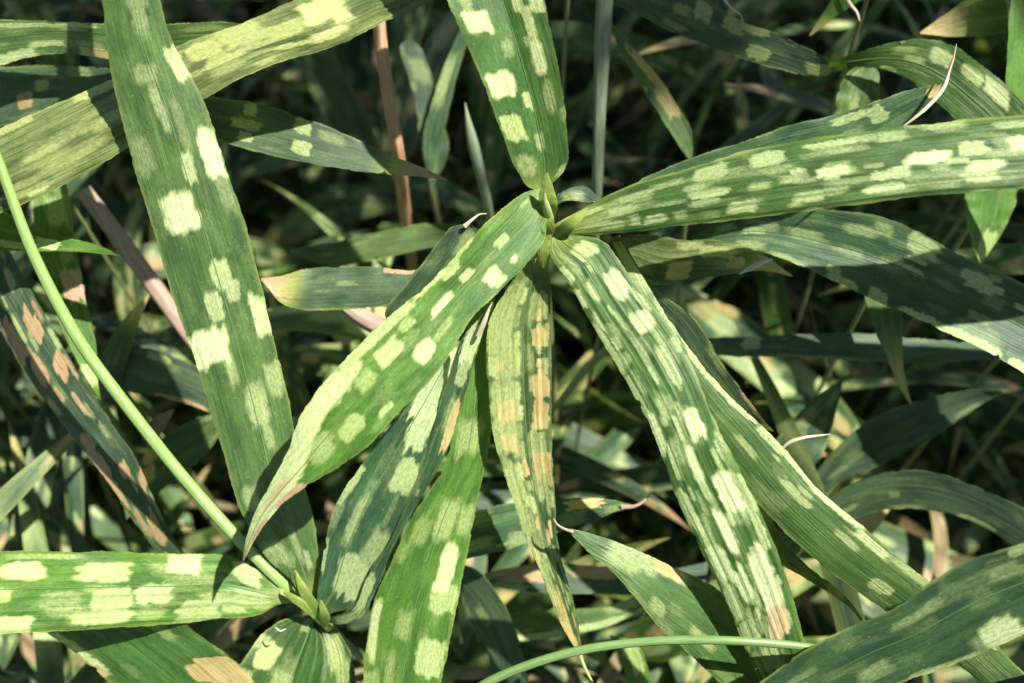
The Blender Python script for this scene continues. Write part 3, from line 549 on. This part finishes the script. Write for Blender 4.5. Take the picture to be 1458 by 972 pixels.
lone("dim leaf arching over the lower right shade with a notched tip",
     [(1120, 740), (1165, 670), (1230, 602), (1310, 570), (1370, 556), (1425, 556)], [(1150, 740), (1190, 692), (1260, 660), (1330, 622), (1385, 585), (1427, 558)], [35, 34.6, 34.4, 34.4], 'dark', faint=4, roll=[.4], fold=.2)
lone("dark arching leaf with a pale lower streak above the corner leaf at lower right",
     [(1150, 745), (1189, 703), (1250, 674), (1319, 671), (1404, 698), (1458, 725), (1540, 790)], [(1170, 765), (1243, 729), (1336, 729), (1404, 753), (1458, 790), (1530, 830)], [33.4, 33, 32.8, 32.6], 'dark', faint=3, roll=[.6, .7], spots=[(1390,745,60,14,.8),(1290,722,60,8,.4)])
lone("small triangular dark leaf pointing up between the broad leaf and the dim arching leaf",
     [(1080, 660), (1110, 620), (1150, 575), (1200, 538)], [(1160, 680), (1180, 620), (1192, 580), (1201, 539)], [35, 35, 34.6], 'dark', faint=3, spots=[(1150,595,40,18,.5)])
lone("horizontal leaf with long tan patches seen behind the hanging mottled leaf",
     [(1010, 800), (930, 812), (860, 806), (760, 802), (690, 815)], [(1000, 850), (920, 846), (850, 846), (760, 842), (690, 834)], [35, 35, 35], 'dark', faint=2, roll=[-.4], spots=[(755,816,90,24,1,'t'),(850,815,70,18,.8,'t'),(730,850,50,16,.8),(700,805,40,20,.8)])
lone("pale curved leaf low in the shade below the tan patched leaf",
     [(940, 806), (900, 850), (860, 862), (790, 868), (735, 872), (680, 890)], [(960, 812), (920, 860), (870, 890), (800, 905), (740, 912), (680, 905)], [34.4, 34.6, 34.8], 'grey', faint=4, roll=[-.5], spots=[(880,845,50,30,.6),(850,890,80,10,.8),(770,905,70,8,.8)])
lone("dark diagonal leaf beside the bright green leaf at the bottom edge",
     [(640, 800), (680, 812), (712, 850), (735, 900), (760, 990)], [(650, 840), (665, 880), (690, 920), (700, 960), (705, 990)], [33.8, 33.6, 33.4], 'dark', faint=2, roll=[.4])
lone("small brown tipped leaf standing up in the left shade",
     [(120, 560), (150, 490), (175, 455), (212, 418)], [(165, 570), (180, 520), (195, 470), (213, 419)], [34.6, 34.2, 34], 'tan', faint=3, tip_t=1, tip_len=.28)
lone("dark leaf crossing behind the tall left leaf with a tan lower edge",
     [(140, 500), (180, 492), (240, 505), (300, 530), (360, 560)], [(170, 555), (210, 562), (260, 572), (310, 590), (360, 600)], [34.6, 34.4, 34.4], 'dark', faint=3, spots=[(225,508,36,12,.8),(260,570,90,8,.8,'t')])
lone("mottled leaf with pinkish patches slanting up behind the rolled stem",
     [(170, 690), (215, 640), (260, 605), (320, 580)], [(180, 740), (240, 690), (290, 650), (325, 600)], [34.2, 34.2, 34.2], 'tan', faint=4, spots=[(213,640,34,28,.9,'t'),(212,675,24,20,.8,'t')])
lone("small pinkish dry leaf tip curling above the rolled stem", [(200, 625), (212, 600), (225, 590), (247, 582)], [(215, 632), (228, 618), (238, 602), (248, 583)], [33.8, 33.6, 33.6], 'dry', faint=0, nu=50, nv=12)
lone("yellow green leaf with a dry drooping tip at the top edge near the corner leaf",
     [(1230, -60), (1200, -20), (1170, 20), (1152, 50)], [(1270, -40), (1232, -5), (1195, 22), (1154, 51)], [32.4, 32.6, 33], 'bright', faint=0, nu=100, nv=20, tip_t=.4, tip_len=.2)
lone("leaf with a pinkish brown end at the top edge near the upper right corner",
     [(1520, -60), (1440, -20), (1380, -4), (1345, 20), (1310, 46)], [(1540, 20), (1460, 38), (1400, 50), (1350, 51), (1311, 48)], [32.6, 32.6, 32.8], 'grey', faint=1, tip_t=1, tip_len=.30)
lone("vivid green leaf standing upright at the right edge above the streaked leaf",
     [(1440, 190), (1432, 120), (1436, 40), (1446, -60)], [(1475, 190), (1480, 120), (1484, 40), (1484, -60)], [31.8, 31.6, 31.4], 'bright', faint=0, roll=[.3])
lone("slim leaf with an orange brown margin behind the grey upright stem",
     [(985, 230), (985, 190), (965, 150), (930, 100), (895, 60), (862, 20)], [(983, 230), (958, 195), (930, 150), (905, 110), (885, 75), (861, 22)], [33.6, 33.4, 33.2], 'grey', faint=2, spots=[(925,100,80,16,.9,'t'),(950,145,50,18,.8,'t')])
lone("dim upright leaf with pale blotches left of the leaf at the top",
     [(617, 265), (600, 210), (592, 150), (580, 100), (572, 62), (585, 55)], [(619, 265), (638, 210), (622, 150), (612, 100), (600, 70), (587, 55)], [37.4, 37.2, 37], 'dark', faint=4, spots=[(598,100,40,26,.5)])
lone("pale narrow leaf slanting up beside the leaf at the top",
     [(611, 260), (602, 200), (615, 150), (632, 95), (655, 40), (662, 20)], [(613, 260), (628, 200), (640, 150), (652, 100), (666, 50), (664, 20)], [36.8, 36.6, 36.4], 'blue', faint=1, spots=[(632,115,80,16,.6)])
lone("dim leaf with pale yellow rectangles low in the shade left of the central node",
     [(700, 330), (620, 318), (540, 330), (470, 345), (410, 355)], [(700, 360), (620, 352), (540, 368), (470, 378), (412, 358)], [36, 36, 36], 'tan', faint=5, roll=[-.3])
lone("light green leaf curving at the bottom edge beside the hanging leaf tip",
     [(900, 1040), (890, 960), (880, 925), (868, 905)], [(950, 1040), (925, 960), (905, 915), (870, 904)], [33.4, 33.2, 33], 'bright', faint=2, spots=[(905,935,50,18,.7)])

# ------------------------------------------------------------------ stems and sticks
def stick(label, cat, pts, rad, mat, name):
    o = ptube(name, pts, rad, mat); tag(o, label, cat); return o
o = ptube("grass_stem", [(600, 1050, 28.4), (690, 974, 28.0), (760, 944, 27.7), (830, 925, 27.5), (900, 915, 27.4), (970, 911, 27.2), (1060, 913, 27.0), (1150, 921, 27.2), (1230, 935, 27.8)], [6.8, 6.8, 6.6, 6.4, 6.2, 6.2, 6, 5.6, 5], 'arc', None, 14, 120)
tag(o, "smooth green stem arching along the bottom edge in front of the streaked leaf", "stem")
stick("thick dry pinkish stick lying diagonally in the shade behind the tall left leaf", "stick", [(118, 270, 33.6), (150, 312, 34), (200, 380, 34.6), (270, 478, 35.4), (330, 560, 36.5), (410, 690, 40)], [11, 12, 11.5, 10.5, 10, 9], 'pink', "dry_stick")
stick("upright orange brown dry stem below the olive streaked leaf", "stick", [(538, -60, 31.6), (540, 35, 32.2), (552, 130, 33), (563, 195, 33.6), (575, 290, 37.5), (590, 400, 43)], [8, 9, 9.5, 10, 9, 8], 'brown', "dry_stick")
stick("thin grey green upright stem right of the leaf at the top", "stem", [(868, -80, 30.5), (861, 0, 31.2), (855, 130, 32.4), (850, 270, 34), (845, 360, 36)], [11, 12, 9, 8, 7], 'grey', "plant_stem")
stick("slender shoot ending in a dry pale bud right of the pinkish tipped leaf", "shoot", [(700, 330, 36), (692, 280, 34.6), (676, 215, 33.6), (667, 175, 33.2), (662, 146, 33)], [6, 7, 7.5, 8, 1], 'grey', "bud_shoot")
stick("white curled thread like dry tip beside the broad leaf at lower right", "dry tip", [(1110, 642, 29.3), (1122, 631, 29.2), (1145, 623, 29.1), (1165, 620, 29.1), (1183, 618, 29.1)], [1.2, 2.8, 2.4, 1.6, .5], 'white', "dry_curl")
stick("curled dry white thread hanging from the top edge", "dry tip", [(1015, -30, 31.4), (1032, 0, 31.4), (1042, 12, 31.4), (1055, 22, 31.4), (1058, 34, 31.4)], [2.6, 2.4, 2, 1.4, .5], 'white', "dry_curl")
stick("hooked brown dry thread hanging from the top edge beside the yellow green leaf", "dry tip", [(1200, -10, 32.4), (1212, 8, 32.4), (1220, 18, 32.4), (1224, 30, 32.4)], [2.6, 2.6, 2, .8], 'white', "dry_curl")
stick("pale pinkish dry blade end lying across the browning leaf tip", "dry tip", [(1052, 390, 30.1), (1068, 382, 30), (1085, 374, 30), (1100, 369, 30.1)], [1, 3.4, 3.4, 1], 'white', "dry_curl")
stick("pinkish thread like tip curling behind the hanging mottled leaf", "dry tip", [(885, 722, 31.5), (905, 720, 31.4), (918, 712, 31.4), (927, 701, 31.4)], [4, 2.6, 2, 1], 'pink', "dry_curl")
stick("thin thread tip of the rising green leaf beside the hanging leaf", "dry tip", [(788, 738, 28.35), (794, 747, 28.3), (804, 753, 28.3), (816, 757, 28.35)], [.8, 1.6, 2, 2.4], 'pink', "dry_curl")
stick("short pink dry stem in the gap below the torn dark leaf", "stick", [(480, 428, 33), (510, 448, 33.4), (545, 468, 34)], [8, 14, 15], 'pink', "dry_stick")
stick("yellowish thin stem slanting up in the dark gap right of the hanging leaf", "stem", [(770, 600, 36), (790, 580, 35.4), (830, 530, 34.6), (870, 490, 34)], [4, 4.5, 5.5, 6], 'culm', "plant_stem")

# ------------------------------------------------------------------ understorey: whole small bamboo plants in the shade
def generic_blade(seed, length, hw, droop, mat, nu=44, nv=11, tan_tip=True, blotchy=1.0):
    """blade along +X from the origin, arching up then drooping"""
    rs = np.random.default_rng(seed)
    t = np.linspace(0, 1, nu); v = np.linspace(0, 1, nv)
    prof = np.minimum(1, (t / 0.13) ** 0.7) * np.where(t < .45, 1, (1 - ((t - .45) / .55) ** 2.1)) ; prof = np.clip(prof, 0.02, 1)
    ang = rs.uniform(.1, .5) - droop * t ** rs.uniform(1.1, 1.8)
    ds = length / (nu - 1)
    x = np.concatenate([[0], np.cumsum(np.cos(ang[:-1]) * ds)]); z = np.concatenate([[0], np.cumsum(np.sin(ang[:-1]) * ds)])
    y = rs.uniform(-.25, .25) * length * t ** 2
    tw = rs.uniform(-1.2, 1.2) * t + rs.uniform(-.4, .4)
    s = (2 * v - 1)
    lat = s[None, :] * (hw * prof)[:, None]
    up = rs.uniform(-.25, .35) * np.abs(s)[None, :] * (hw * prof)[:, None]
    P = np.stack([x[:, None] - np.sin(ang)[:, None] * (up * np.cos(tw)[:, None] + lat * np.sin(tw)[:, None]),
                  y[:, None] + lat * np.cos(tw)[:, None] - up * np.sin(tw)[:, None],
                  z[:, None] + np.cos(ang)[:, None] * (up * np.cos(tw)[:, None] + lat * np.sin(tw)[:, None])], -1)
    U = np.broadcast_to((t * length * 100)[:, None], (nu, nv)); V = np.broadcast_to(v[None], (nu, nv)); Wd = np.broadcast_to((2 * hw * prof * 100)[:, None], (nu, nv))
    sp = []
    W = 2 * hw * 100
    for q in range(int(rs.integers(18, 36) * blotchy)):
        sp.append((rs.uniform(0.05, .95) * length * 100, rs.uniform(.05, .95), rs.uniform(.3, .85) * W, rs.uniform(.15, .36) * W, rs.uniform(.55, 1), 't' if rs.random() < .25 else 'b'))
    R, T = bake_spots(U, V, Wd, sp, seed)
    if tan_tip:
        T = np.maximum(T, sstep((t[:, None] - rs.uniform(.8, .97)) / .06) + 0 * V)
    Y = 0.3 * (sstep((0.06 - V) / 0.06) + sstep((V - .94) / .06))
    UV = np.stack([U + seed, (V - .5) * Wd], -1)
    return grid_mesh("leaf", P, np.stack([R, np.clip(T, 0, 1), Y], -1), UV, M[mat])
mats = ['green', 'grey', 'dark', 'blue', 'green', 'dark', 'dark', 'tan', 'grey', 'dark', 'blue', 'dark', 'tan', 'dry']
blades = []
for i in range(42):
    mt = mats[i % len(mats)]
    blades.append(generic_blade(500 + i, rng.uniform(.11, .20), (rng.uniform(.003, .005) if mt == 'dry' else rng.uniform(.0035, .006) if i % 2 else rng.uniform(.006, .0105)), rng.uniform(.4, 1.9), mt, blotchy=.5 if mt == 'dry' else 1.0))
culms = []
for i in range(6):
    h = 1.0; k = rng.uniform(-.12, .12, 4)
    culms.append(tube_mesh("stem", [(0, 0, -.05), (k[0], k[1], .5), (k[2], k[3], 1.0)], [.0016, .0014, .0008], S[['culm', 'grey', 'culm', 'brown', 'culm', 'grey'][i]], 7, 16))
    culms[-1]["top"] = [k[2], k[3]]
LIM = 0.362
def ok_leaf(M4, me):
    n = len(me.vertices)
    for i in (5, n // 4, n // 2, 3 * n // 4, n - 6):
        p = M4 @ me.vertices[i].co
        x, y, d = project(p)
        if d < LIM or p.z < 0.002: return False
    return True
from mathutils import Matrix
# where in the thicket a plant stands, by what can be found next to it in the photograph
MARKS = [(60, 40, "above the cream edged leaf at upper left"), (330, 110, "between the olive and the tall left leaf"), (460, 110, "left of the orange brown stick"),
         (560, 300, "below the pinkish tipped grey leaf"), (620, 120, "between the brown stick and the top leaf"), (700, 230, "beside the slender budded shoot"),
         (830, 160, "beside the thin grey upright stem"), (960, 150, "right of the thin grey upright stem"), (1100, 150, "below the arching dark leaf at the top"),
         (1260, 30, "along the top edge beside the yellow green leaf"), (1420, 120, "beside the vivid upright leaf at the right"), (1420, 340, "below the streaked leaf at the right edge"),
         (1180, 450, "below the bluish leaf at right"), (1370, 560, "below the grey horizontal leaf at right"), (1250, 640, "around the dim arching leaf at right"),
         (1400, 700, "above the large corner leaf at lower right"), (900, 600, "right of the hanging mottled leaf"), (960, 480, "left of the streaked lower right leaf"),
         (900, 720, "above the green leaf with the orange patch"), (760, 860, "below the tan patched horizontal leaf"), (920, 940, "under the arching green stem"),
         (1200, 900, "between the two broad lower right leaves"), (60, 520, "left of the tan spotted dark leaf"), (60, 680, "above the sunlit leaf at the left edge"),
         (60, 940, "below the sunlit leaf at the left edge"), (220, 600, "along the pale rolled leaf"), (220, 420, "beside the thick pinkish stick"), (270, 720, "between the rolled and the tall left leaf"),
         (440, 480, "under the torn dark leaf"), (480, 300, "above the torn dark leaf"), (30, 160, "under the olive leaf at the left edge")]
LOOK = {'dry_leaf': "straw brown", 'tanned_leaf': "tan mottled", 'olive_leaf': "yellowish olive", 'bluish_leaf': "bluish green", 'green_leaf': "mid green", 'greyish_leaf': "grey green", 'dark_shaded_leaf': "dark green"}
def plant(x, y, h, nleaf, where):
    root = empty("bamboo_plant", None, "bamboo plant", (x, y, 0)); kinds = []
    ci = int(rng.integers(0, 6)); me = culms[ci]
    o = link("stem", me, root); o.scale = (h, h, h); o.rotation_euler = (0, 0, rng.uniform(0, 6.28))
    # radius must not shrink with the height: keep stems 1.2 to 2 mm
    top = Matrix.Rotation(o.rotation_euler[2], 4, 'Z') @ Vector((me["top"][0] * h, me["top"][1] * h, h))
    s = 1.0; o.scale = (h, h, h)
    n_ok = 0
    az = rng.uniform(0, 6.28)
    for k in range(nleaf):
        for attempt in range(5):
            f = rng.uniform(.45, 1.0) if k else 1.0
            a = az + k * 2.4 + rng.uniform(-.5, .5)
            loc = Vector((x + top.x * f, y + top.y * f, h * f))
            rot = Matrix.Rotation(a, 4, 'Z') @ Matrix.Rotation(-rng.uniform(-.35, .9), 4, 'Y') @ Matrix.Rotation(rng.uniform(-.7, .7), 4, 'X')
            bl = blades[int(rng.integers(0, len(blades)))]; sc_ = rng.uniform(.75, 1.2)
            M4 = Matrix.Translation(loc) @ rot @ Matrix.Scale(sc_, 4)
            if ok_leaf(M4, bl):
                kinds.append(bl.materials[0].name); lf = link("leaf", bl, root); lf.matrix_parent_inverse = Matrix()
                lf.matrix_basis = Matrix.Translation(-Vector((x, y, 0))) @ M4
                n_ok += 1; break
    size = "low" if h < .13 else "small" if h < .19 else "tall"
    look = LOOK[max(sorted(set(kinds)), key=kinds.count)] if kinds else "leafless"
    tag(root, f"{size} shaded plant with {look} leaves {where}", group=f"{size} {look} bamboo plants {where}")
    return n_ok
GROUP = "small bamboo plants crowding the shade under the sunlit leaves"
def visible(x, y, z):
    px, py, d = project((x, y, z)); return -220 < px < 1680 and -200 < py < 1180
cnt = 0
gx = np.arange(-.46, .47, .048); gy = np.arange(0.02, .80, .048)
for x in gx:
    for y in gy:
        xx = x + rng.uniform(-.02, .02); yy = y + rng.uniform(-.02, .02)
        h = rng.uniform(.10, .27)
        # the plant must stay under the sunlit storey
        while h > .04 and project((xx, yy, h))[2] < LIM + .01: h -= .01
        if not visible(xx, yy, h * .7) or h <= .04: continue
        px, py, _ = project((xx, yy, h))
        where = min(MARKS, key=lambda m: (m[0] - px) ** 2 + (m[1] - py) ** 2)[2]
        plant(xx, yy, h, int(rng.integers(5, 9)), where); cnt += 1
print("plants", cnt)

# ------------------------------------------------------------------ fallen leaves on the soil and the undergrowth around the spot
def mass(name, items):
    Ps, Cs, Us, Qs, mi, base = [], [], [], [], [], 0
    mlist = []
    for M4, bl in items:
        n = len(bl.vertices); co = np.empty(n * 3, np.float32); bl.vertices.foreach_get("co", co); co = co.reshape(-1, 3)
        nu, nv = 44, 11
        su = np.r_[0:nu:4, nu - 1]; svv = np.r_[0:nv:5]
        ids = (su[:, None] * nv + svv[None, :])
        pc = co[ids.reshape(-1)]
        R = np.array(M4); Ps.append(pc @ R[:3, :3].T + R[:3, 3])
        c = np.empty(n * 4, np.float32); bl.attributes["pattern"].data.foreach_get("color", c); Cs.append(c.reshape(-1, 4)[ids.reshape(-1)])
        a, b = len(su), len(svv); idx = base + np.arange(a * b).reshape(a, b)
        q = np.stack([idx[:-1, :-1], idx[1:, :-1], idx[1:, 1:], idx[:-1, 1:]], -1).reshape(-1, 4); Qs.append(q)
        mt = bl.materials[0]
        if mt.name not in mlist: mlist.append(mt.name)
        mi.append(np.full(len(q), mlist.index(mt.name)))
        uu, vv = np.meshgrid(np.arange(a) * 1.2 + base, np.arange(b) * .6, indexing='ij'); Us.append(np.stack([uu, vv], -1).reshape(-1, 2))
        base += a * b
    P = np.concatenate(Ps); Q = np.concatenate(Qs); C = np.concatenate(Cs); U = np.concatenate(Us); MI = np.concatenate(mi)
    me = bpy.data.meshes.new(name); me.vertices.add(len(P)); me.vertices.foreach_set("co", P.reshape(-1).astype(np.float32))
    me.loops.add(Q.size); me.loops.foreach_set("vertex_index", Q.reshape(-1).astype(np.int32))
    me.polygons.add(len(Q)); me.polygons.foreach_set("loop_start", (np.arange(len(Q)) * 4).astype(np.int32))
    me.polygons.foreach_set("use_smooth", np.ones(len(Q), bool)); me.polygons.foreach_set("material_index", MI.astype(np.int32))
    me.update(calc_edges=True)
    a = me.attributes.new("pattern", 'FLOAT_COLOR', 'POINT'); a.data.foreach_set("color", C.reshape(-1))
    me.uv_layers.new(name="UVMap").data.foreach_set("uv", U[Q.reshape(-1)].astype(np.float32).reshape(-1))
    for m in mlist: me.materials.append(bpy.data.materials[m])
    o = link(name, me); tag(o, kind="stuff"); return o
items = []
dry = [b for b in blades if b.materials[0].name in ('dry_leaf', 'tanned_leaf', 'olive_leaf', 'dark_shaded_leaf')]
for i in range(1500):
    x, y = rng.uniform(-.75, .75), rng.uniform(-.2, 1.1)
    items.append((Matrix.Translation((x, y, rng.uniform(.004, .03))) @ Matrix.Rotation(rng.uniform(0, 6.28), 4, 'Z') @ Matrix.Rotation(rng.uniform(-.15, .25), 4, 'Y') @ Matrix.Rotation(rng.uniform(-.5, .5), 4, 'X') @ Matrix.Scale(rng.uniform(.5, 1), 4), dry[int(rng.integers(0, len(dry)))]))
mass("leaf_litter", items)
items = []
while len(items) < 9000:
    r = rng.uniform(0, 1) ** .7 * 1.6; a = rng.uniform(0, 6.28); x, y = r * math.cos(a), .3 + r * math.sin(a)
    if visible(x, y, .07): continue
    z = rng.uniform(.02, .26)
    M4 = Matrix.Translation((x, y, z)) @ Matrix.Rotation(rng.uniform(0, 6.28), 4, 'Z') @ Matrix.Rotation(rng.uniform(-.6, .5), 4, 'Y') @ Matrix.Rotation(rng.uniform(-.6, .6), 4, 'X')
    if abs(x) < .12 and abs(y) < .12 and z > .1: continue
    items.append((M4, blades[int(rng.integers(0, len(blades)))]))
mass("undergrowth", items)

# ------------------------------------------------------------------ unseen foliage added towards the sun to shade the understorey, clear of the sunlit leaves
sd = np.array(SUN); e1 = np.cross(sd, [0, 0, 1.0]); e1 /= np.linalg.norm(e1); e2 = np.cross(sd, e1)
lit = np.concatenate(SUNLIT); L2 = np.stack([lit @ e1, lit @ e2], 1)
cell = 0.004
def keyset(p, rad):
    k = int(math.ceil(rad / cell)); out = set()
    for a, b in set(map(tuple, np.floor(p / cell).astype(int))):
        for i in range(-k, k + 1):
            for j in range(-k, k + 1):
                if i * i + j * j <= k * k: out.add((a + i, b + j))
    return out
KEEP = keyset(L2, 0.009)
items = []; tries = 0; small = [b for b in blades if b.materials[0].name not in ('dry_leaf', 'tanned_leaf')]
while len(items) < 5200 and tries < 60000:
    tries += 1
    q = np.array([rng.uniform(-.50, .50), rng.uniform(-.15, .95), .14]); z = rng.uniform(.66, 1.15)
    c = q + sd * (z - q[2]) / sd[2]
    M4 = Matrix.Translation(c.tolist()) @ Matrix.Rotation(rng.uniform(0, 6.28), 4, 'Z') @ Matrix.Rotation(rng.uniform(-.5, .6), 4, 'Y') @ Matrix.Rotation(rng.uniform(-.5, .5), 4, 'X') @ Matrix.Scale(rng.uniform(.45, .95), 4)
    bl = small[int(rng.integers(0, len(small)))]
    n = len(bl.vertices); R = np.array(M4)
    pc = np.array([bl.vertices[i].co for i in range(0, n, 16)]) @ R[:3, :3].T + R[:3, 3]
    ks = np.floor(np.stack([pc @ e1, pc @ e2], 1) / cell).astype(int)
    if any((a, b) in KEEP for a, b in ks): continue
    items.append((M4, bl))
print("overhang", len(items), tries)
mass("added_shade_foliage", items)
